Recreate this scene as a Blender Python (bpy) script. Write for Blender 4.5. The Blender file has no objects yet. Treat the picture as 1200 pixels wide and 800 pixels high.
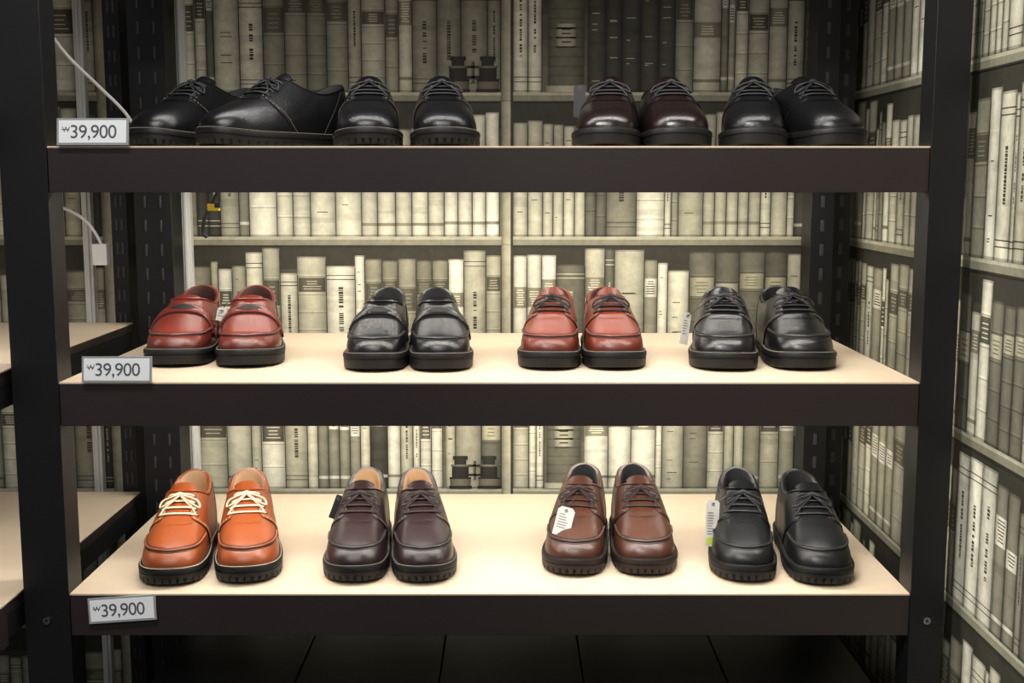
import bpy, math, random
from mathutils import Vector, Matrix
from mathutils.bvhtree import BVHTree

scene = bpy.context.scene
ZC = 1.45
F = 1390.0
TH = math.radians(7.6)

# ------------------------------------------------------------ helpers
def srgb(r, g, b):
    def c(x):
        x /= 255.0
        return x/12.92 if x <= .04045 else ((x+.055)/1.055)**2.4
    return (c(r), c(g), c(b), 1.0)

def link(o):
    scene.collection.objects.link(o)
    return o

def new_mat(name):
    m = bpy.data.materials.new(name)
    m.use_nodes = True
    return m, m.node_tree.nodes, m.node_tree.links, m.node_tree.nodes['Principled BSDF']

def simple_mat(name, col, rough=.5, metal=0., coat=0., spec=.5, var=.12, vscale=12., bump=0., bscale=200., emis=None):
    m, N, L, B = new_mat(name)
    tc = N.new('ShaderNodeTexCoord')
    no = N.new('ShaderNodeTexNoise'); no.inputs['Scale'].default_value = vscale; no.inputs['Detail'].default_value = 5
    L.new(tc.outputs['Object'], no.inputs['Vector'])
    mx = N.new('ShaderNodeMix'); mx.data_type = 'RGBA'
    L.new(no.outputs['Fac'], mx.inputs['Factor'])
    mx.inputs[6].default_value = (col[0]*(1-var), col[1]*(1-var), col[2]*(1-var), 1)
    mx.inputs[7].default_value = (min(1, col[0]*(1+var)), min(1, col[1]*(1+var)), min(1, col[2]*(1+var)), 1)
    L.new(mx.outputs[2], B.inputs['Base Color'])
    B.inputs['Roughness'].default_value = rough
    B.inputs['Metallic'].default_value = metal
    B.inputs['Coat Weight'].default_value = coat
    B.inputs['Coat Roughness'].default_value = .15
    B.inputs['Specular IOR Level'].default_value = spec
    if bump > 0:
        n2 = N.new('ShaderNodeTexNoise'); n2.inputs['Scale'].default_value = bscale; n2.inputs['Detail'].default_value = 3
        L.new(tc.outputs['Object'], n2.inputs['Vector'])
        bp = N.new('ShaderNodeBump'); bp.inputs['Strength'].default_value = bump; bp.inputs['Distance'].default_value = .001
        L.new(n2.outputs['Fac'], bp.inputs['Height']); L.new(bp.outputs['Normal'], B.inputs['Normal'])
    return m

def leather_mat(name, col, dark, rough=.34, coat=.25, bump=.25, spec=.5):
    m, N, L, B = new_mat(name)
    tc = N.new('ShaderNodeTexCoord')
    no = N.new('ShaderNodeTexNoise'); no.inputs['Scale'].default_value = 18; no.inputs['Detail'].default_value = 6
    L.new(tc.outputs['Object'], no.inputs['Vector'])
    mx = N.new('ShaderNodeMix'); mx.data_type = 'RGBA'
    L.new(no.outputs['Fac'], mx.inputs['Factor'])
    mx.inputs[6].default_value = tuple(c*.74 for c in col[:3])+(1,)
    mx.inputs[7].default_value = tuple(min(1, c*1.24) for c in col[:3])+(1,)
    at = N.new('ShaderNodeAttribute'); at.attribute_name = 'burn'
    m2 = N.new('ShaderNodeMix'); m2.data_type = 'RGBA'
    L.new(at.outputs['Fac'], m2.inputs['Factor'])
    L.new(mx.outputs[2], m2.inputs[6]); m2.inputs[7].default_value = dark
    L.new(m2.outputs[2], B.inputs['Base Color'])
    B.inputs['Roughness'].default_value = rough
    B.inputs['Coat Weight'].default_value = coat
    B.inputs['Coat Roughness'].default_value = .11
    B.inputs['Specular IOR Level'].default_value = spec
    vo = N.new('ShaderNodeTexVoronoi'); vo.inputs['Scale'].default_value = 750
    n2 = N.new('ShaderNodeTexNoise'); n2.inputs['Scale'].default_value = 34; n2.inputs['Detail'].default_value = 3
    L.new(tc.outputs['Object'], vo.inputs['Vector']); L.new(tc.outputs['Object'], n2.inputs['Vector'])
    ad = N.new('ShaderNodeMath'); ad.operation = 'MULTIPLY_ADD'
    L.new(n2.outputs['Fac'], ad.inputs[0]); ad.inputs[1].default_value = 3.0; L.new(vo.outputs['Distance'], ad.inputs[2])
    bp = N.new('ShaderNodeBump'); bp.inputs['Strength'].default_value = bump; bp.inputs['Distance'].default_value = .0006
    L.new(ad.outputs[0], bp.inputs['Height']); L.new(bp.outputs['Normal'], B.inputs['Normal'])
    L.new(bp.outputs['Normal'], B.inputs['Coat Normal'])
    return m

class MB:
    def __init__(s):
        s.v = []; s.f = []; s.m = []; s.b = []
    def pts(s, P, burn=None):
        b0 = len(s.v)
        for k, p in enumerate(P):
            s.v.append(tuple(p)); s.b.append(burn[k] if burn else 0.)
        return b0
    def face(s, idx, mat):
        s.f.append(tuple(idx)); s.m.append(mat)
    def grid(s, rows, mat, closed=False, burns=None):
        base = [s.pts(r, burns[k] if burns else None) for k, r in enumerate(rows)]
        n = len(rows[0])
        for a in range(len(rows)-1):
            for c in range(n if closed else n-1):
                d = (c+1) % n
                s.face((base[a]+c, base[a]+d, base[a+1]+d, base[a+1]+c), mat)
        return base
    def fan(s, row, center, mat):
        b = s.pts(row); c = s.pts([center]); n = len(row)
        for k in range(n):
            s.face((b+k, b+(k+1) % n, c), mat)
    def box(s, x0, x1, y0, y1, z0, z1, mat=0):
        b = s.pts([(x0,y0,z0),(x1,y0,z0),(x1,y1,z0),(x0,y1,z0),(x0,y0,z1),(x1,y0,z1),(x1,y1,z1),(x0,y1,z1)])
        for q in ((0,3,2,1),(4,5,6,7),(0,1,5,4),(1,2,6,5),(2,3,7,6),(3,0,4,7)):
            s.face([b+k for k in q], mat)
    def tube(s, path, r, mat, n=6, flat=1.0, closed=False):
        path = [Vector(p) for p in path]
        rows = []
        N = len(path)
        for k, p in enumerate(path):
            if closed:
                t = path[(k+1) % N]-path[k-1]
            else:
                t = path[min(k+1, N-1)]-path[max(k-1, 0)]
            if t.length < 1e-9: t = Vector((1,0,0))
            t.normalize()
            up = Vector((0,0,1))
            if abs(t.dot(up)) > .95: up = Vector((0,1,0))
            a = t.cross(up).normalized(); b = a.cross(t).normalized()
            rows.append([p+a*math.cos(2*math.pi*j/n)*r+b*math.sin(2*math.pi*j/n)*r*flat for j in range(n)])
        if closed: rows.append(rows[0])
        base = s.grid(rows, mat, closed=True)
        if not closed:
            s.face([base[0]+j for j in range(n)], mat); s.face([base[-1]+j for j in reversed(range(n))], mat)
    def make(s, name, mats, sharp=40, bevel=0.):
        me = bpy.data.meshes.new(name)
        me.from_pydata(s.v, [], s.f)
        for m in mats: me.materials.append(m)
        me.polygons.foreach_set('material_index', s.m)
        me.polygons.foreach_set('use_smooth', [True]*len(s.f))
        at = me.attributes.new('burn', 'FLOAT', 'POINT')
        at.data.foreach_set('value', s.b)
        me.update()
        me.set_sharp_from_angle(angle=math.radians(sharp))
        o = link(bpy.data.objects.new(name, me))
        if bevel > 0:
            md = o.modifiers.new('bevel', 'BEVEL'); md.width = bevel; md.segments = 2; md.limit_method = 'ANGLE'
        return o

def smooth_path(P, n=6, closed=False):
    P = [Vector(p) for p in P]; out = []; N = len(P)
    rng = range(N) if closed else range(N-1)
    for k in rng:
        if closed:
            p0, p1, p2, p3 = P[k-1], P[k], P[(k+1) % N], P[(k+2) % N]
        else:
            p0, p1, p2, p3 = P[max(k-1,0)], P[k], P[k+1], P[min(k+2,N-1)]
        for j in range(n):
            t = j/n
            out.append(.5*((2*p1)+(p2-p0)*t+(2*p0-5*p1+4*p2-p3)*t*t+(3*p1-p0-3*p2+p3)*t**3))
    if not closed: out.append(P[-1])
    return out

# ------------------------------------------------------------ materials
M_black = simple_mat('black_steel', (.006,.006,.007,1), .45, vscale=20, spec=.35)
M_board = simple_mat('dark_board', srgb(44,36,35), .4, vscale=6, var=.18, bump=.1, bscale=60, spec=.4)
M_top = simple_mat('shelf_paper', srgb(208,188,162), .55, vscale=30, var=.05)
M_slot = simple_mat('slot_grey', (.03,.03,.032,1), .5)
M_floor = simple_mat('dark_floor', (.012,.012,.013,1), .35, vscale=8)
M_wallp = simple_mat('plain_wall', srgb(90,86,72), .8)
M_ceil = simple_mat('ceiling_paint', srgb(60,60,60), .9)
M_white = simple_mat('white_plastic', srgb(215,215,210), .4)
M_cable = simple_mat('cable_black', (.008,.008,.008,1), .4)
M_yellow = simple_mat('yellow_plastic', srgb(225,190,30), .4)
M_card = simple_mat('card_white', srgb(240,242,244), .45, var=.03)
M_tagc = simple_mat('tag_card', srgb(186,184,178), .6, var=.04, spec=.3)
M_frame = simple_mat('sign_frame', srgb(150,152,154), .35)
M_ink = simple_mat('ink', srgb(80,82,86), .6)
M_green = simple_mat('sticker_green', srgb(170,185,90), .6)
M_screw = simple_mat('screw_metal', (.35,.35,.36,1), .3, metal=1.)
M_base = simple_mat('base_black', (.007,.007,.008,1), .4, vscale=5)

# ------------------------------------------------------------ room shell
XR = .664; YB = 2.36
def room_box(name, b, mat):
    k = MB(); k.box(*b); return k.make(name, [mat])
room_box('floor', (-3.2, 2.2, -1.6, YB+.1, -.1, 0), M_floor)
room_box('ceiling', (-3.2, 2.2, -1.6, YB+.1, 2.75, 2.85), M_ceil)
room_box('wall_back', (-3.2, XR+.1, YB+.003, YB+.1, 0, 2.75), M_wallp)
room_box('wall_right', (XR+.003, XR+.1, .75, YB+.003, 0, 2.75), M_wallp)

# ------------------------------------------------------------ book wallpaper
m_mural, N, L, B = new_mat('printed_book_wallpaper')
ca = N.new('ShaderNodeAttribute'); ca.attribute_name = 'print'
tc = N.new('ShaderNodeTexCoord')
n1 = N.new('ShaderNodeTexNoise'); n1.inputs['Scale'].default_value = 40; n1.inputs['Detail'].default_value = 9; n1.inputs['Roughness'].default_value = .75
L.new(tc.outputs['Object'], n1.inputs['Vector'])
mr = N.new('ShaderNodeMapRange'); mr.inputs['From Min'].default_value = .3; mr.inputs['From Max'].default_value = .7
mr.inputs['To Min'].default_value = .72; mr.inputs['To Max'].default_value = 1.14
L.new(n1.outputs['Fac'], mr.inputs['Value'])
mm = N.new('ShaderNodeMix'); mm.data_type = 'RGBA'; mm.blend_type = 'MULTIPLY'; mm.inputs['Factor'].default_value = 1
L.new(ca.outputs['Color'], mm.inputs[6]); L.new(mr.outputs['Result'], mm.inputs[7])
L.new(mm.outputs[2], B.inputs['Base Color'])
B.inputs['Roughness'].default_value = .6
B.inputs['Specular IOR Level'].default_value = .25

PAL = [((228,225,203),4),((213,210,186),5),((195,192,168),4),((173,170,147),3),((147,144,124),2),((112,110,95),1.3),((78,76,67),.8)]
def mural(name, org, ud, nrm, width, seed, divs, extras):
    V = []; Fc = []; C = []
    def quad(u0, u1, z0, z1, cl, cr, lay, sh=0.):
        b = len(V)
        for (u, z) in ((u0,z0),(u1,z0),(u1+sh,z1),(u0+sh,z1)):
            p = Vector(org)+Vector(ud)*u+Vector(nrm)*(.0003*lay)
            V.append((p.x, p.y, ZC+z))
        Fc.append((b,b+1,b+2,b+3))
        C.extend([cl, cr, cr, cl])
    def col(c, k): return tuple(min(1, x*k) for x in c[:3])+(1,)
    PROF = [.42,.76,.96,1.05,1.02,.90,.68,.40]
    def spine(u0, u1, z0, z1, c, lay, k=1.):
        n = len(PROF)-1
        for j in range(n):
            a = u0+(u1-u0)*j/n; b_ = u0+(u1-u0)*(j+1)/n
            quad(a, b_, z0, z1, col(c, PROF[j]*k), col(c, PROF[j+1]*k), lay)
    ordr = sorted([.704,.440,.176,-.105,-.361,-.617,-.898,-1.154,-1.41])
    for ri in range(len(ordr)):
        zb = ordr[ri]
        zt = (ordr[ri+1] if ri+1 < len(ordr) else zb+.264)-.017
        H = zt-zb
        R = random.Random(seed*100+(ri % 3)*7+3)
        zones = [(d-.012, d+.012) for d in divs]+[(u_-.006, u_+.076) for (k_, u_, z_) in extras if k_ == 'jar' and abs(z_-zb) < .01]
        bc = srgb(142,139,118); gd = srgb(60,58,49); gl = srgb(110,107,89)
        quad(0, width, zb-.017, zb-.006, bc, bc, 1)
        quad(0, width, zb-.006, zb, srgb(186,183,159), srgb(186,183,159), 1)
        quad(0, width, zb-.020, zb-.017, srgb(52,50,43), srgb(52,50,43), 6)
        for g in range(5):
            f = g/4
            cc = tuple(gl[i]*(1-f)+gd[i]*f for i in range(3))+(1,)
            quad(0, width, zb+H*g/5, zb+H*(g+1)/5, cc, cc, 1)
        u = R.uniform(0, .01)
        while u < width-.018:
            hit = [z_ for z_ in zones if u > z_[0]-.016 and u < z_[1]]
            if hit:
                u = max(z_[1] for z_ in hit)+.001
                continue
            run = R.randint(2, 5)
            ct = R.choices([p[0] for p in PAL], [p[1] for p in PAL])[0]
            w0 = R.choice([.022,.028,.034,.040,.048])
            h0 = H*R.uniform(.78,.97)
            st = R.random()
            same = R.random() < .35
            for q in range(run):
                if not same:
                    w0 = R.choice([.014,.020,.026,.032,.038,.046,.056])
                    h0 = H*R.uniform(.74,.98); st = R.random()
                    ct = R.choices([p[0] for p in PAL], [p[1] for p in PAL])[0]
                w = w0*R.uniform(.92,1.08); h = h0*R.uniform(.985,1.01)
                nxt = [z_[0] for z_ in zones if z_[0] >= u-.001]
                if nxt and u+w > min(nxt):
                    w = min(nxt)-u
                    if w < .008: break
                if u+w > width: break
                j = R.uniform(.90,1.06)
                c = srgb(min(255,ct[0]*j), min(255,ct[1]*j), min(255,ct[2]*j))
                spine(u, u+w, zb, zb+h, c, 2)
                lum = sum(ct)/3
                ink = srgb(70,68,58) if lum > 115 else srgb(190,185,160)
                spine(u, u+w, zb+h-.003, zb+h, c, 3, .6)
                spine(u, u+w, zb, zb+.004, c, 3, .55)
                for t in range(4):
                    zz = zb+h*R.uniform(.05,.85); spine(u, u+w, zz, zz+h*R.uniform(.02,.09), c, 2.2+.1*t, R.uniform(.82,1.08))
                if st < .35:
                    nb = R.choice([4,5,6])
                    for b_ in range(1, nb):
                        zz = zb+h*b_/nb
                        spine(u, u+w, zz-.0025, zz+.0005, c, 3, 1.18)
                        spine(u, u+w, zz-.0045, zz-.0025, c, 3, .6)
                    if w > .016:
                        lc = srgb(104,100,84) if lum > 115 else srgb(180,175,148)
                        z1 = zb+h*(nb-2)/nb+.002; z2 = zb+h*(nb-1)/nb-.006
                        spine(u+.002, u+w-.002, z1, z2, lc, 4)
                        for t in range(4):
                            zt_ = z1+(z2-z1)*(.18+.18*t); e = R.uniform(.18,.34)
                            quad(u+w*e, u+w*(1-e), zt_, zt_+.0018, c, c, 5)
                elif st < .58:
                    for ff in (.08,.12,.86,.9):
                        spine(u, u+w, zb+h*ff, zb+h*ff+.0016, ink, 3, 1.3)
                    z_ = zb+h*R.uniform(.25,.4); ze = zb+h*R.uniform(.65,.8)
                    while z_ < ze:
                        hh = R.uniform(.0015,.0050)
                        if R.random() < .85:
                            quad(u+w*.42, u+w*.58, z_, z_+hh, ink, ink, 4)
                        z_ += hh+.0015
                elif st < .82:
                    z1 = zb+h*R.uniform(.5,.7); z2 = z1+h*R.uniform(.12,.22)
                    lc = srgb(228,225,204) if lum < 170 else srgb(150,146,122)
                    i2 = srgb(80,77,66) if lum < 170 else srgb(230,226,205)
                    spine(u+.001, u+w-.001, z1, z2, lc, 3)
                    zz = z1+.006
                    while zz < z2-.005:
                        e = R.uniform(.15,.32)
                        quad(u+w*e, u+w*(1-e), zz, zz+.0018, i2, i2, 4)
                        zz += .0048
                    spine(u, u+w, zb+h*.1, zb+h*.1+.006, lc, 3, .9)
                else:
                    for t in range(4):
                        zz = zb+h*R.uniform(.1,.9)
                        quad(u+w*.25, u+w*R.uniform(.4,.75), zz, zz+.0015, ink, ink, 3)
                u += w
                quad(u-.0007, u+.0007, zb, zb+h*.98, srgb(50,48,40), srgb(50,48,40), 6)
            if R.random() < .18: u += R.uniform(.004,.015)
        for d in divs:
            cA = srgb(165,161,138); cB = srgb(112,108,90)
            quad(d-.011, d-.003, zb-.017, zt+.001, cB, cA, 7)
            quad(d-.003, d+.007, zb-.017, zt+.001, cA, srgb(186,182,158), 7)
            quad(d+.007, d+.012, zb-.017, zt+.001, srgb(72,69,57), srgb(60,58,47), 7)
    for (kind, u, z) in extras:
        if kind == 'bino':
            dk = srgb(48,46,40); ml = srgb(112,108,92)
            for o in (0, .058):
                for (a, b_, w_, c1) in ((0,.006,.023,dk),(.006,.020,.021,ml),(.020,.024,.022,dk),(.024,.046,.017,dk),(.046,.050,.019,ml),(.050,.060,.012,dk),(.060,.068,.015,dk)):
                    spine(u+o+.023-w_, u+o+.023+w_, z+a, z+b_, c1, 8, 1.1)
            quad(u+.040, u+.064, z+.026, z+.031, dk, dk, 9); quad(u+.040, u+.064, z+.046, z+.050, dk, dk, 9); quad(u+.049, u+.055, z+.018, z+.058, ml, dk, 9)
        if kind == 'jar':
            c = srgb(112,110,94)
            spine(u, u+.07, z+.012, z+.215, c, 8)
            spine(u-.004, u+.074, z, z+.012, srgb(196,192,168), 8)
            for t in range(9): spine(u+.002, u+.068, z+.03+.018*t, z+.033+.018*t, c, 9, .78)
            spine(u, u+.07, z+.19, z+.20, srgb(196,192,168), 9)
            spine(u+.016, u+.054, z+.085, z+.13, srgb(186,182,158), 9, .9)
            for t in range(4): quad(u+.026, u+.044, z+.094+.008*t, z+.0965+.008*t, srgb(60,58,48), srgb(60,58,48), 10)
    me = bpy.data.meshes.new(name)
    me.from_pydata(V, [], Fc)
    at = me.color_attributes.new('print', 'FLOAT_COLOR', 'CORNER')
    flat = []
    for c in C: flat.extend(c)
    at.data.foreach_set('color', flat)
    me.materials.append(m_mural); me.update()
    return link(bpy.data.objects.new(name, me))

UL = -2.3
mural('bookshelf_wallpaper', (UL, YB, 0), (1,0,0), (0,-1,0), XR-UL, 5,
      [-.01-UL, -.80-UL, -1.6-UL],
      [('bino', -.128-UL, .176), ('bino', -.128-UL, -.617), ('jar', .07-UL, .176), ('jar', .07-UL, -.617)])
mural('bookshelf_wallpaper', (XR, YB, 0), (0,-1,0), (-1,0,0), YB-.76, 9, [1.05], [])

# ------------------------------------------------------------ shelving units
YF = 1.70; YS = 2.27
def shelving(name, x0, x1, yf, levels, posts):
    k = MB()
    for lv in levels:
        z = ZC+lv
        k.box(x0, x1, yf-.001, YS, z-.003, z, 2)
        k.box(x0+.002, x1-.002, yf+.018, YS-.002, z-.018, z-.0032, 1)
        k.box(x0, x1, yf, yf+.018, z-.065, z-.0032, 1)
        k.box(x0, x0+.016, yf+.0185, YS-.02, z-.055, z-.0185, 0)
        k.box(x1-.016, x1, yf+.0185, YS-.02, z-.055, z-.0185, 0)
        k.box(x0, x1, YS-.018, YS, z-.055, z-.0185, 0)
    for (a, b, y0, y1) in posts:
        k.box(a, b, y0, y1, 0, 2.3, 0)
        k.box(a-.004, b+.004, y0-.004, y1+.004, 0, .012, 0)
        if y0 > 2.1:
            zz = .1
            while zz < 2.25:
                k.box(a+.018, a+.022, y0-.0012, y0, zz, zz+.022, 3)
                k.box(b-.022, b-.018, y0-.0012, y0, zz, zz+.022, 3)
                zz += .045
    o = k.make(name, [M_black, M_board, M_top, M_slot], 30, .0012)
    return o
unit = shelving('shoe_display_shelving_unit', -.658, .592, YF, [.46, .052, -.2864, -.605],
   [(-.725,-.658,YF-.004,YF+.05), (.592,.642,YF-.004,YF+.05), (-.703,-.634,2.22,2.29), (.557,.600,2.22,2.29), (.606,.642,2.26,2.33)])
shelving('shoe_display_shelving_unit', -2.0, -.73, 1.63, [.46, .10, -.266, -.60],
   [(-2.06,-2.0,1.66,1.72), (-.765,-.735,2.275,2.33), (-2.06,-2.0,2.2,2.27)])
k = MB()
for (x, z) in ((-.692,-.645),(.617,-.645)):
    r = .0055
    ring = [(x+r*math.cos(a*math.pi/8), YF-.0075, ZC+z+r*math.sin(a*math.pi/8)) for a in range(16)]
    ring0 = [(p[0], YF-.004, p[2]) for p in ring]
    k.grid([ring0, ring], 0, closed=True)
    r2 = r*.45
    ri = [(x+r2*math.cos(a*math.pi/8), YF-.0075, ZC+z+r2*math.sin(a*math.pi/8)) for a in range(16)]
    rj = [(p[0], YF-.005, p[2]) for p in ri]
    k.grid([ring, ri, rj], 0, closed=True); k.fan(rj, (x, YF-.005, ZC+z), 1)
s_ = k.make('post_screws', [M_screw, M_cable]); s_.parent = unit

k = MB()
for q in range(5):
    x = -.585+.2335*q
    k.box(x+.0015, x+.232, 1.76, 2.20, .02, ZC-.80, 0)
    k.box(x+.05, x+.18, 1.7585, 1.7605, ZC-.84, ZC-.83, 1)
k.box(-.585, .582, 1.78, 2.19, 0, .02, 0)
k.make('storage_cabinet_base', [M_base, M_slot], 30, .002)

# ------------------------------------------------------------ lamps
M_led = simple_mat('led_housing', (.6,.6,.6,1), .4)
def strip(x0, x1, y, v, power, col, tilt=0., w=.02):
    k = MB(); k.box(x0, x1, y-.012, y+.012, ZC+v+.001, ZC+v+.011)
    o = k.make('led_light_bar', [M_led])
    ld = bpy.data.lights.new('led_tube', 'AREA'); ld.shape = 'RECTANGLE'
    ld.size = x1-x0-.02; ld.size_y = w; ld.energy = power; ld.color = col
    lo = link(bpy.data.objects.new('led_tube', ld)); lo.location = ((x0+x1)/2, y, ZC+v-.006 if tilt else ZC+v-.001)
    lo.rotation_euler = (tilt, 0, 0)
    lo.parent = o
warm = (1.0, .95, .87); neut = (1., .98, .95)
for v, p in ((.021, 4.4), (-.3175, 4.5)):
    strip(-.60, .54, 1.775, v, p, warm)
    strip(-.60, .54, 2.12, v, p*.85, (1,.95,.86), tilt=.35)  # extra rear strip, added and tilted to brighten the wallpaper
strip(-.60, .54, 1.80, .429, 3.6, (1., .97, .95))
for v, p in ((.069, 2.2), (-.297, 1.6)):
    strip(-1.9, -.80, 1.80, v, p, neut)
def ceil_light(x, y, sx, sy, e):
    ld = bpy.data.lights.new('ceiling_panel_light', 'AREA'); ld.shape = 'RECTANGLE'; ld.size = sx; ld.size_y = sy
    ld.energy = e; ld.color = (1, .98, .95)
    lo = link(bpy.data.objects.new('ceiling_panel_light', ld)); lo.location = (x, y, 2.74)
ceil_light(-.4, .6, .9, .3, 26)
ceil_light(-.3, -.9, 1.2, .3, 40)
sd = bpy.data.lights.new('added_wall_fill_spot', 'SPOT'); sd.energy = 85; sd.spot_size = math.radians(56); sd.spot_blend = .8; sd.shadow_soft_size = .06; sd.color = (1,.96,.88)
so = link(bpy.data.objects.new('added_wall_fill_spot', sd)); so.location = (-.55, .55, 2.6)  # added fill spot without a known fixture, brightens the right wall
so.rotation_euler = (Vector((.68, 1.42, 1.36))-Vector(so.location)).to_track_quat('-Z', 'Y').to_euler()
w = bpy.data.worlds.new('world'); scene.world = w; w.use_nodes = True
w.node_tree.nodes['Background'].inputs[0].default_value = (.95,.96,1,1)
w.node_tree.nodes['Background'].inputs[1].default_value = .19

# ------------------------------------------------------------ shoes
DERBY = [
 (0,.289,.054,.002,.50,.063, 0,.150,.102),
 (.020,.285,.054,.002,.50,.063, .009,.149,.102),
 (.036,.269,.052,.002,.48,.064, .015,.146,.101),
 (.045,.243,.051,.002,.47,.065, .021,.139,.099),
 (.0475,.212,.050,.001,.46,.067, .026,.129,.095),
 (.0460,.175,.051,.000,.45,.070, .030,.114,.089),
 (.042,.135,.051,.000,.45,.069, .0315,.094,.084),
 (.0385,.095,.051,.000,.45,.067, .0315,.072,.083),
 (.037,.060,.051,.001,.40,.069, .0295,.047,.088),
 (.032,.030,.051,.002,.30,.075, .0245,.025,.095),
 (.019,.011,.051,.003,.30,.080, .014,.013,.100),
 (0,.005,.051,.004,.30,.082, 0,.009,.102)]
LOAFER = [
 (0,.289,.052,.002,.52,.060, 0,.166,.090),
 (.020,.285,.052,.002,.52,.060, .011,.164,.090),
 (.036,.269,.050,.002,.50,.061, .020,.158,.089),
 (.045,.243,.050,.002,.48,.063, .026,.148,.087),
 (.0475,.212,.050,.001,.46,.065, .029,.136,.084),
 (.0460,.175,.051,.000,.45,.066, .032,.119,.080),
 (.042,.135,.051,.000,.45,.064, .033,.098,.078),
 (.0385,.095,.050,.000,.45,.063, .0325,.074,.079),
 (.037,.060,.050,.001,.40,.066, .030,.048,.084),
 (.032,.030,.050,.002,.30,.073, .0245,.026,.091),
 (.019,.011,.050,.003,.30,.078, .014,.014,.096),
 (0,.005,.050,.004,.30,.080, 0,.010,.098)]
LS = .296
def spring(y): 
    return .006*max(0, (y-.21)/.085)**2
class Last:
    def __init__(s, table, hs=1.0):
        rows = [table[k] for k in range(12)]
        s.T = []
        for k in range(22):
            if k <= 11: s.T.append(rows[k])
            else:
                r = list(rows[22-k]); kk = 22-k
                f = .92 if 3 <= kk <= 6 else 1.0
                r[0] = -r[0]*f; r[6] = -r[6]; s.T.append(tuple(r))
        s.hs = hs; s.cache = {}
    def ctl(s, i):
        key = round(i, 4)
        if key in s.cache: return s.cache[key]
        j = i % 22; a = int(math.floor(j)); t = j-a
        p0, p1, p2, p3 = (s.T[(a-1) % 22], s.T[a % 22], s.T[(a+1) % 22], s.T[(a+2) % 22])
        r = [.5*((2*p1[q])+(p2[q]-p0[q])*t+(2*p0[q]-5*p1[q]+4*p2[q]-p3[q])*t*t+(3*p1[q]-p0[q]-3*p2[q]+p3[q])*t**3) for q in range(9)]
        O = Vector((r[0], r[1], 0)); A = Vector((r[6], r[7], 0))
        c = Vector((0, min(max(r[1], .045), .235), 0)); out = (O-c)
        out = out.normalized() if out.length > 1e-6 else Vector((1,0,0))
        sp = spring(O.y)
        h1 = 1+(s.hs-1)*.25; h2 = 1+(s.hs-1)*.6
        P0 = O+Vector((0,0,.024+sp)); C1 = O+out*r[3]+Vector((0,0,.024+(r[2]-.024)*h1+sp))
        C2 = O.lerp(A, r[4])+Vector((0,0,.024+(r[5]-.024)*h2+sp*.5))
        P1 = A+Vector((0,0,.024+(r[8]-.024)*s.hs))
        ca = Vector((0, min(max(r[7], .04), .12), 0)); oa = A-ca
        oa = oa.normalized() if oa.length > 1e-6 else out
        s.cache[key] = (P0, C1, C2, P1, out, oa, O)
        return s.cache[key]
    def P(s, i, t):
        P0, C1, C2, P1, _, _, _ = s.ctl(i)
        q = 1-t
        return P0*(q**3)+C1*(3*q*q*t)+C2*(3*q*t*t)+P1*(t**3)
    def Nn(s, i, t):
        e = .02
        di = s.P(i+e, t)-s.P(i-e, t)
        t0 = max(0, t-.01); t1 = min(1, t+.01)
        ds = s.P(i, t1)-s.P(i, t0)
        n = di.cross(ds)
        if n.length < 1e-12: return Vector((0,0,1))
        n.normalize()
        p = s.P(i, t)
        if n.dot(p-Vector((0, min(max(p.y, .05), .22), .03))) < 0: n = -n
        return n
    def Q(s, i, t, off): return s.P(i, t)+s.Nn(i, t)*off
    def solve(s, i, y):
        a, b = 0., 1.
        if s.P(i, 0).y < y: return 0.
        for _ in range(22):
            m = (a+b)/2
            if s.P(i, m).y > y: a = m
            else: b = m
        return (a+b)/2

def interp(tab, x):
    for k in range(len(tab)-1):
        if x <= tab[k+1][0]:
            a, b = tab[k], tab[k+1]
            t = (x-a[0])/(b[0]-a[0]); t = max(0, t)
            return a[1]+(b[1]-a[1])*t
    return tab[-1][1]

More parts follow.
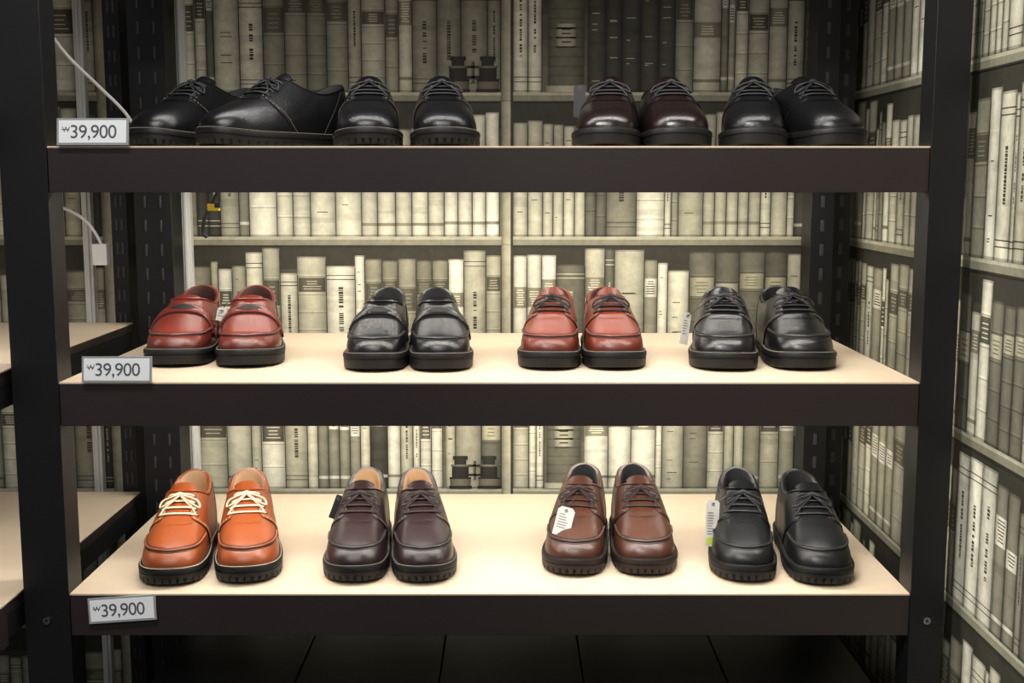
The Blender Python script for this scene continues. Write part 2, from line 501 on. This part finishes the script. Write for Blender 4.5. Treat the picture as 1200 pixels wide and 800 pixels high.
# material order: 0 leather 1 sole 2 lining 3 lace 4 stitch 5 dark 6 welt
def build_shoe(name, kind, side, mats, moc=True, lug=False, burnish=0., pad=.003, bow=True, wide=1.0, hs=1.0, long=1.0):
    L_ = Last(LOAFER if kind == 'loafer' else DERBY, hs)
    k = MB()
    NC = 88; NS = 26
    cols = [22*j/NC for j in range(NC)]
    rows = []; burns = []
    s0 = lambda i: .30+.012*abs(i)+.004*i*i
    for a in range(NS+1):
        t = a/NS
        r = []; bb = []
        for i in cols:
            ii = i if i <= 11 else i-22
            p = L_.P(i, t)
            r.append(p)
            fr = max(0, 1-abs(ii)/6.0)
            bv = burnish*(max(0, 1-t/.36)*(.35+.55*min(1, fr*2)) + .5*max(0, 1-abs(t-.32)/.06)*min(1, fr*3))
            if abs(ii) > 5.5: bv = max(bv, burnish*.5*max(0, 1-t/.5))
            bb.append(min(1, bv))
        rows.append(r); burns.append(bb)
    k.grid(rows, 0, True, burns)
    bvh = BVHTree.FromPolygons([Vector(v) for v in k.v], k.f)
    def top(x, y, off=.003):
        h = bvh.ray_cast(Vector((x, y, .3)), Vector((0,0,-1)))
        if h[0] is None: return Vector((x, y, .04))
        return h[0]+h[1]*(off if h[1].z > 0 else -off)
    rim = []
    spec = [(0, 0), (-pad*.3, pad*.9), (pad*.5, pad*1.35), (pad*1.5, pad*.9), (pad*2.0, -.002), (pad*1.6, -.018)]
    for (inn, dz) in spec:
        rr = []
        for i in cols:
            P0, C1, C2, P1, o, oa, O = L_.ctl(i)
            rr.append(P1-oa*inn+Vector((0,0,dz)))
        rim.append(rr)
    k.grid(rim[:4], 0, True); 
    lin = rim[3:]
    low = []
    for i in cols:
        P0, C1, C2, P1, o, oa, O = L_.ctl(i)
        q = O.lerp(Vector((0, O.y, 0)), .15) if O.y < .2 else Vector((O.x*.7, .2, 0))
        q.y = min(max(q.y, .016), .2)
        low.append(Vector((q.x, q.y, .034)))
    k.grid(lin+[low], 2, True); k.fan(low, Vector((0,.1,.034)), 2)
    NCS = 176
    cs = [22*j/NCS for j in range(NCS)]
    def solering(z, off, lugoff=0.):
        rr = []
        for j, i in enumerate(cs):
            P0, C1, C2, P1, o, oa, O = L_.ctl(i)
            off2 = off-(lugoff if (j % 4) >= 3 else 0)
            p = O+o*off2
            zz = z
            if z < .006:
                if .088 < p.y < .165: zz = max(z, .0055)
            rr.append(Vector((p.x, p.y, zz+spring(p.y))))
        return rr
    lg = .0028 if lug else 0.
    rg = [solering(0, .001, lg), solering(.0015, .0042, lg), solering(.008 if lug else .013, .0050, lg)]
    if lug: rg.append(solering(.0088, .0050))
    rg += [solering(.0142, .0050), solering(.0148, .0040), solering(.0162, .0040)]
    k.grid(rg, 1, True)
    k.grid([solering(.0162,.0040), solering(.0168, .0056), solering(.0220, .0056), solering(.0240, .0045), solering(.0246, -.001)], 6, True)
    k.fan(solering(0, .001, lg), Vector((0,.15,.004)), 1)
    j = 0
    while j < NCS:
        i0 = cs[j]; i1 = i0+.075
        ps = []
        for i in (i0, i1):
            P0, C1, C2, P1, o, oa, O = L_.ctl(i); p = O+o*.0030; ps.append(Vector((p.x, p.y, .0248+spring(p.y))))
        k.tube(ps, .0006, 4, n=4)
        j += 1
    if moc:
        lim = 4.35 if kind == 'loafer' else 4.0
        path = []; n = 80
        for q in range(n+1):
            i = -lim+2*lim*q/n
            path.append(L_.Q(i, s0(i), .0010))
        k.tube(path, .0021, 0, n=8, flat=.9)
        for dt in (-.040, .038):
            path = [L_.Q(-lim+2*lim*q/n, s0(-lim+2*lim*q/n)+dt, .0001) for q in range(n+1)]
            k.tube(path, .0007 if dt < 0 else .0005, 5, n=4)
        for q in range(n):
            i = -lim+2*lim*(q+.5)/n
            a = L_.Q(i, s0(i)-.030, .0006); b = L_.Q(i, s0(i), .0030); c = L_.Q(i, s0(i)+.030, .0006)
            k.tube([a, b, c], .0004, 5, n=4)
    def patch(ifun, jfun, n_s, n_c, off, mat, s_lo, s_hi, edge=True):
        rows = []; bn = []
        for a in range(n_s+1):
            t = s_lo+(s_hi-s_lo)*a/n_s
            i0 = ifun(t); i1 = jfun(t)
            r = [L_.Q(i0, t, -.0006)]
            for c in range(n_c+1):
                i = i0+(i1-i0)*c/n_c
                r.append(L_.Q(i, t, off))
            rows.append(r)
            bn.append([burnish*.5*max(0,1-t/.45)]*len(r))
        k.grid(rows, mat, burns=bn)
        return rows
    if kind == 'derby':
        FR = [(0,5.5),(.25,5.0),(.40,4.5),(.50,4.05),(.58,3.5),(.64,2.9),(.685,2.3),(.715,1.8),(.76,1.55),(1.0,1.4)]
        fr = lambda t: interp(FR, t)
        for sg in (1, -1):
            patch(lambda t: sg*fr(t), lambda t: sg*11.0, 44, 40, .0019, 0, 0., 1.)
            st = [L_.Q(sg*(fr(.02+.96*q/50)+.22), .02+.96*q/50, .0023) for q in range(51)]
            for q in range(0, 50, 2): k.tube(st[q:q+2], .0005, 4, n=4)
            ed = [L_.Q(sg*(fr(.98*q/50)-.04), .98*q/50, .0003) for q in range(51)]
            k.tube(ed, .0008, 5, n=4)
            cs2 = [L_.Q(sg*(7.3+1.2*t), t, .002) for t in [q/20 for q in range(21)]]
            k.tube(cs2, .0006, 5, n=4)
        tg = []
        for a in range(13):
            f = a/12
            if f < .6:
                t = .66+.34*f/.6
                r = []
                hw = 1.8
                for c in range(9):
                    i = -hw+2*hw*c/8
                    r.append(L_.Q(i, t, .0008))
            else:
                g = (f-.6)/.4
                r = []
                for c in range(9):
                    u = -1+2*c/8
                    x = u*(.013+.007*g**.5)
                    y = .149-.016*g-.006*u*u; z = .024+(.103-.024)*hs+.0012+.010*g-.004*u*u-(.006*g*g*abs(u)**3)
                    r.append(Vector((x, y, z)))
            tg.append(r)
        k.grid(tg, 0)
        k.grid([[p+Vector((0,-.0035,-.001)) for p in r] for r in tg[7:]], 2)
        k.grid([tg[-1], [p+Vector((0,-.002,.0012)) for p in tg[-1]], [p+Vector((0,-.0035,-.001)) for p in tg[-1]]], 0)
        SJ = [.745,.82,.89,.96]
        for t in SJ:
            e = fr(t)+.85
            for sg in (1, -1):
                c = L_.Q(sg*e, t, .0024); n = L_.Nn(sg*e, t)
                a_ = n.cross(Vector((0,1,0))).normalized(); b_ = n.cross(a_)
                k.tube([c+a_*math.cos(x*math.pi/4)*.0025+b_*math.sin(x*math.pi/4)*.0025 for x in range(8)], .0009, 5, n=5, closed=True)
            A1 = L_.Q(e, t, .0018); A0 = L_.Q(-e, t, .0018)
            mid = L_.Q(0, t, .0046)
            pth = []
            for q in range(13):
                u = q/12
                lin_ = A0.lerp(A1, u)
                hgt = max(0, mid.z-(A0.z+A1.z)/2)
                b4 = 1-(2*u-1)**4
                pth.append(Vector((lin_.x, lin_.y+.5*(mid.y-lin_.y)*b4, lin_.z+(hgt+.001)*b4)))
            k.tube(pth, .0024, 3, n=8, flat=.75)
        if bow:
            K = L_.Q(0, .95, .0078)
            k.tube([K+Vector((-.005,0,0)), K+Vector((0,0,.002)), K+Vector((.005,0,0))], .0034, 3, n=8)
            for sg in (1,-1):
                pl = [(0,0),(.010,-.001),(.021,.001),(.026,.006),(.022,.010),(.012,.006),(.002,.002)]
                pth = []
                for q, (a, b) in enumerate(pl):
                    p = top(sg*a, K.y+b, .0056+(.003 if q in (1,2) else 0))
                    if q in (0, 6): p = K
                    pth.append(p)
                k.tube(smooth_path(pth, 5), .0015, 3, n=6)
                pe = [K, top(sg*.009, K.y+.010, .0080), top(sg*.018, K.y+.017, .0055), top(sg*.025, K.y+.026, .0035)]
                k.tube(smooth_path(pe, 5), .0013, 3, n=6)
    else:
        ymid = .192; hw = .0125
        def strap_pt(a, f, off):
            yf_ = ymid+hw-.004*abs(a); yb_ = ymid-hw
            i_f = a*4.15; i_b = a*4.85
            sf = L_.solve(i_f, yf_); sb = L_.solve(i_b, yb_)
            i = i_f+(i_b-i_f)*f; s_ = sf+(sb-sf)*f
            return L_.Q(i, s_, off)
        rows = []
        for f, off in ((0,-.001),(0,.0032),(.08,.0038),(.3,.0040),(.6,.0040),(.92,.0038),(1,.0032),(1,-.001)):
            rows.append([strap_pt(-1+2*q/48, f, off) for q in range(49)])
        k.grid(rows, 0)
        for f in (.13,.87):
            st = [strap_pt(-.95+1.9*q/60, f, .0041) for q in range(61)]
            for q in range(0, 60, 2): k.tube(st[q:q+2], .0005, 5, n=4)
        for f in (-.06,1.05):
            k.tube([strap_pt(-.98+1.96*q/60, f, .0004) for q in range(61)], .0012, 5, n=5)
        rws = []
        for f in (.0,.5,1.):
            rws.append([strap_pt(a*.34, .5+(f-.5)*.62*max(.05,1-abs(a)**2), .0044) for a in [-1+q/8 for q in range(17)]])
        k.grid(rws, 5)
        tg = []
        for a in range(7):
            g = a/6; r = []
            for c in range(13):
                u = -1+2*c/12
                p = L_.P(u*2.6, 1.0)
                r.append(p+Vector((0, -.010*g*(1-u*u*.8), .0085*g*(1-u*u))))
            tg.append(r)
        k.grid(tg, 0)
        k.grid([[p+Vector((0,-.003,-.002)) for p in r] for r in tg], 2)
        for sg in (1,-1):
            cs2 = [L_.Q(sg*(6.3+.8*t), t, .0006) for t in [q/20 for q in range(21)]]
            k.tube(cs2, .0007, 5, n=4)
    if side < 0:
        k.v = [(-x, y, z) for (x, y, z) in k.v]
        k.f = [tuple(reversed(f)) for f in k.f]
    k.v = [(x*wide, y*long, z) for (x, y, z) in k.v]
    return k.make(name, mats, 45)

M_sole = simple_mat('rubber_sole_black', (.006,.006,.006,1), .5, spec=.35)
M_soleb = simple_mat('rubber_sole_brown', srgb(32,24,21), .5, spec=.35)
M_dark = simple_mat('seam_dark', (.006,.005,.005,1), .6)
M_lin_d = simple_mat('lining_dark', (.02,.02,.021,1), .8)
M_lin_t = simple_mat('lining_tan', srgb(200,162,122), .7)
M_lin_b = simple_mat('lining_brown', srgb(74,42,34), .7)
M_lace_b = simple_mat('lace_black', (.012,.012,.013,1), .6, bump=.5, bscale=900)
M_lace_c = simple_mat('lace_cream', srgb(222,206,175), .75, bump=.5, bscale=900)
M_lace_br = simple_mat('lace_brown', srgb(42,27,25), .7)
M_thr_w = simple_mat('thread_grey', srgb(140,130,116), .7)
M_thr_d = simple_mat('thread_dark', (.012,.011,.010,1), .7)
BLK = leather_mat('leather_black', (.005,.005,.006,1), (.004,.004,.004,1), .32, .38, .3, .38)
BLKM = leather_mat('leather_black_soft', (.006,.0065,.0075,1), (.004,.004,.004,1), .38, .12, .3, .32)
RED = leather_mat('leather_oxblood', srgb(118,46,34), srgb(32,10,9), .36, .34, .3, .38)
RED2 = leather_mat('leather_redbrown', srgb(116,46,28), srgb(36,13,9), .38, .30, .3, .34)
TAN = leather_mat('leather_tan', srgb(148,72,32), srgb(88,38,16), .38, .22, .3, .4)
DBR = leather_mat('leather_darkbrown', srgb(42,27,27), srgb(20,11,11), .36, .32, .35, .4)
BRN = leather_mat('leather_brown', srgb(76,44,31), srgb(34,19,13), .38, .28, .3, .4)
BUR = leather_mat('leather_burgundy', srgb(27,16,16), srgb(10,5,6), .27, .4, .25)

def mset(le, lin=M_lin_d, lace=M_lace_b, thr=M_thr_w, sole=M_sole, welt=M_sole):
    return [le, sole, lin, lace, thr, M_dark, welt]

def place(name, x, y, lv, deg, kind, side, mats, **kw):
    o = build_shoe(name, kind, side, mats, **kw)
    a = math.radians(deg); ls = LS*kw.get('long', 1.0)
    o.rotation_euler = (0, 0, math.pi+a)
    o.location = (x-ls*math.sin(a), y+ls*math.cos(a), ZC+lv+.0002)
    return o
LT, LM, LB = .052, -.2864, -.605
T = dict(moc=False, hs=1.04)
place('black_derby_shoe', -.560, 1.80, LT, -22, 'derby', 1, mset(BLK), lug=True, **T)
place('black_derby_shoe', -.456, 1.77, LT, -36, 'derby', -1, mset(BLK), lug=True, **T)
place('black_derby_shoe', -.212, 1.78, LT, 6, 'derby', 1, mset(BLK), lug=True, wide=1.06, **T)
place('black_derby_shoe', -.097, 1.78, LT, 6, 'derby', -1, mset(BLK), lug=True, wide=1.06, **T)
s_bur = place('burgundy_derby_shoe', .139, 1.785, LT, -7, 'derby', 1, mset(BUR, thr=M_thr_d), wide=1.07, **T)
place('burgundy_derby_shoe', .252, 1.785, LT, 0, 'derby', -1, mset(BUR, thr=M_thr_d), wide=1.07, **T)
place('black_derby_shoe', .365, 1.79, LT, -8, 'derby', 1, mset(BLK, thr=M_thr_d), wide=1.04, **T)
place('black_derby_shoe', .500, 1.79, LT, 10, 'derby', -1, mset(BLK, thr=M_thr_d), wide=1.06, **T)
Mk = dict(burnish=.85, hs=1.07)
s_red = place('oxblood_penny_loafer', -.530, 1.825, LM, 4, 'loafer', 1, mset(RED, M_lin_b), wide=1.08, **Mk)
place('oxblood_penny_loafer', -.414, 1.820, LM, 8, 'loafer', -1, mset(RED, M_lin_b), wide=1.08, **Mk)
place('black_penny_loafer', -.213, 1.78, LM, 0, 'loafer', 1, mset(BLK), burnish=.3, hs=1.07)
place('black_penny_loafer', -.107, 1.78, LM, 5, 'loafer', -1, mset(BLK), burnish=.3, hs=1.07)
place('red_brown_derby_shoe', .056, 1.795, LM, -4, 'derby', 1, mset(RED2, M_lin_b), burnish=.85)
place('red_brown_derby_shoe', .161, 1.795, LM, 0, 'derby', -1, mset(RED2, M_lin_b), burnish=.85)
s_blk = place('black_derby_shoe', .3265, 1.785, LM, -8, 'derby', 1, mset(BLK), burnish=.3, wide=1.08, hs=1.02)
place('black_derby_shoe', .453, 1.79, LM, -2, 'derby', -1, mset(BLK), burnish=.3, wide=1.08, hs=1.02)
Bk = dict(lug=True, pad=.0044, hs=1.08, long=1.03)
place('tan_boat_shoe', -.518, 1.718, LB, 6, 'derby', 1, mset(TAN, M_lin_t, M_lace_c, M_lace_c), burnish=.35, wide=1.04, **Bk)
place('tan_boat_shoe', -.402, 1.730, LB, 11, 'derby', -1, mset(TAN, M_lin_t, M_lace_c, M_lace_c), burnish=.35, wide=1.04, **Bk)
s_dbr = place('dark_brown_boat_shoe', -.241, 1.732, LB, 2, 'derby', 1, mset(DBR, M_lin_t, M_lace_br, M_thr_w), burnish=.3, wide=1.02, **Bk)
place('dark_brown_boat_shoe', -.131, 1.732, LB, 7, 'derby', -1, mset(DBR, M_lin_t, M_lace_br, M_thr_w), burnish=.3, wide=1.02, **Bk)
s_brn = place('brown_moc_toe_shoe', .093, 1.765, LB, -7, 'derby', 1, mset(BRN, M_lin_d, M_lace_br, M_thr_d, M_soleb, M_soleb), burnish=.4, wide=1.04, **Bk)
place('brown_moc_toe_shoe', .209, 1.765, LB, -1, 'derby', -1, mset(BRN, M_lin_d, M_lace_br, M_thr_d, M_soleb, M_soleb), burnish=.4, wide=1.04, **Bk)
s_bm = place('black_moc_toe_shoe', .357, 1.735, LB, -7, 'derby', 1, mset(BLKM, M_lin_d, thr=M_thr_d), wide=1.04, **Bk)
place('black_moc_toe_shoe', .473, 1.720, LB, -4, 'derby', -1, mset(BLKM, M_lin_d, thr=M_thr_d), wide=1.04, **Bk)

# ------------------------------------------------------------ price signs
def sign(x, y, v, roll, lean, bracket=True):
    e = link(bpy.data.objects.new('price_sign', None)); e.empty_display_size = .02
    k = MB(); W, H = .101, .038
    k.box(-W/2, W/2, 0, .003, 0, H, 0)
    k.box(-W/2+.003, W/2-.003, -.0006, 0, .003, H-.003, 1)
    p = k.make('plate', [M_frame, M_card], 30, .0004); p.parent = e
    def txt(s, size, px, pz, nm):
        c = bpy.data.curves.new(nm, 'FONT'); c.body = s; c.size = size; c.extrude = .0002
        c.space_character = .92
        c.materials.append(M_ink)
        o = link(bpy.data.objects.new(nm, c)); o.parent = e
        o.location = (px, -.0010, pz); o.rotation_euler = (math.pi/2, 0, 0)
    txt('39,900', .0265, -.032, .0100, 'price_digits')
    txt('W', .0105, -.0425, .0185, 'won_letter')
    k = MB(); k.box(-.0435, -.0325, -.0012, -.0008, .0215, .0222, 0); q = k.make('won_bar', [M_ink]); q.parent = e
    e.location = (x, y, ZC+v); e.rotation_euler = (lean, roll, 0)
sign(-.590, 1.690, .053, 0, math.radians(-8))
sign(-.571, 1.690, -.2855, 0, math.radians(-8))
sign(-.578, 1.692, -.646, math.radians(-4), math.radians(-6))

# ------------------------------------------------------------ hang tags (each tied to its shoe)
def tag(shoe, loc, rot, w, h, lines=True, green=False, dark=False, string_to=None):
    k = MB(); c = .18*w
    out = [(-w/2,-h/2),(w/2,-h/2),(w/2,h/2-c),(w/2-c,h/2),(-w/2+c,h/2),(-w/2,h/2-c)]
    f = k.pts([(a, -.0004, b) for a, b in out]); b_ = k.pts([(a, .0004, b) for a, b in out])
    k.face([f+i for i in range(6)], 0); k.face([b_+i for i in reversed(range(6))], 0)
    for i in range(6): k.face((f+i, b_+i, b_+(i+1) % 6, f+(i+1) % 6), 0)
    if lines:
        z = h*.22
        R = random.Random(int(loc[0]*1000))
        while z > -h*.25:
            ww = w*R.uniform(.2,.38); k.box(-w*.36, -w*.36+ww*1.6, -.0007, -.0004, z, z+.0012, 1); z -= .0042
        if green: k.box(-w*.42, w*.42, -.0007, -.0004, -h*.46, -h*.3, 2)
    ring = [(.0022*math.cos(a*math.pi/6), -.0006, h/2-.006+.0022*math.sin(a*math.pi/6)) for a in range(12)]
    k.tube(ring, .0006, 1, n=4, closed=True)
    o = k.make('hang_tag', [M_cable if dark else M_tagc, M_ink, M_green])
    o.location = loc; o.rotation_euler = rot
    bpy.context.view_layer.update()
    if string_to:
        s0_ = Vector(loc)+o.rotation_euler.to_matrix() @ Vector((0,-.0006,h/2-.006))
        s1_ = Vector(string_to); mid = (s0_+s1_)/2+Vector((.004,-.004,.006))
        q = MB(); q.tube(smooth_path([s0_, mid, s1_], 8), .0008, 0, n=5)
        t = q.make('string', [M_cable]); t.parent = o; t.matrix_parent_inverse = o.matrix_world.inverted()
    o.parent = shoe; o.matrix_parent_inverse = shoe.matrix_world.inverted()
tag(s_brn, (.082, 1.822, ZC-.530), (math.radians(-24), math.radians(14), math.radians(-6)), .027, .046, string_to=(.108, 1.900, ZC-.500))
tag(s_bm, (.3205, 1.845, ZC-.540), (math.radians(-6), math.radians(4), math.radians(10)), .022, .074, green=True, string_to=(.365, 1.885, ZC-.500))
tag(s_blk, (.2800, 1.90, ZC-.232), (math.radians(-6), math.radians(14), math.radians(30)), .016, .052, string_to=(.325, 1.93, ZC-.190))
tag(s_red, (-.474, 1.925, ZC-.212), (math.radians(-10), math.radians(10), 0), .016, .022, string_to=(-.474, 1.97, ZC-.196))
tag(s_dbr, (-.289, 1.89, ZC-.525), (math.radians(-10), math.radians(20), 0), .010, .04, lines=False, dark=True)
tag(s_bur, (.106, 1.90, ZC+.128), (math.radians(-5), 0, math.radians(-10)), .018, .05, lines=False, dark=True)

# ------------------------------------------------------------ cables, conduits
def cable(name, pts, r, mat, extra=None):
    q = MB(); q.tube(smooth_path(pts, 10), r, 0, n=8)
    if extra: extra(q)
    return q.make(name, [mat, M_yellow, M_white])
cable('white_power_cable', [(-.79,2.02,ZC+.262),(-.765,2.0,ZC+.250),(-.73,2.0,ZC+.205),(-.69,2.02,ZC+.16),(-.655,2.05,ZC+.115),(-.64,2.1,ZC+.06)], .0028, M_white)
cable('cable_tie', [(-.80,2.0,ZC+.25),(-.785,1.99,ZC+.262),(-.775,1.99,ZC+.245),(-.79,1.99,ZC+.238),(-.782,1.99,ZC+.255),(-.765,1.99,ZC+.275)], .004, M_cable)
def sock(q):
    q.box(-.799,-.772, 2.26, 2.285, ZC-.155, ZC-.115, 2)
cable('white_plug_cable', [(-.90,2.25,ZC-.038),(-.85,2.25,ZC-.045),(-.81,2.26,ZC-.07),(-.787,2.27,ZC-.11),(-.785,2.27,ZC-.14)], .003, M_white, sock)
def yel(q):
    q.box(-.535,-.515, 2.095, 2.107, ZC-.048, ZC-.036, 1); q.box(-.522,-.512, 2.094, 2.108, ZC-.043, ZC-.034, 0)
cable('light_connector_cable', [(-.50,2.10,ZC+.02),(-.525,2.10,ZC-.03),(-.54,2.10,ZC-.055),(-.545,2.10,ZC-.085),(-.538,2.10,ZC-.095)], .0032, M_cable, yel)
k = MB()
for xx in (-.640, -.835):
    k.box(xx-.009, xx+.009, YB-.022, YB-.004, .0, 2.7, 0)
    k.box(xx-.003, xx+.003, YB-.026, YB-.022, .0, 2.7, 0)
k.make('wall_cable_conduit', [M_white], 30, .001)

# ------------------------------------------------------------ camera
cd = bpy.data.cameras.new('camera'); cd.sensor_width = 36; cd.lens = F*36/1200; cd.clip_start = .05
cam = link(bpy.data.objects.new('camera', cd))
cam.location = (0, 0, ZC); cam.rotation_euler = (math.pi/2-TH, 0, 0)
scene.camera = cam
scene.view_settings.view_transform = 'Standard'
scene.view_settings.exposure = 0.0
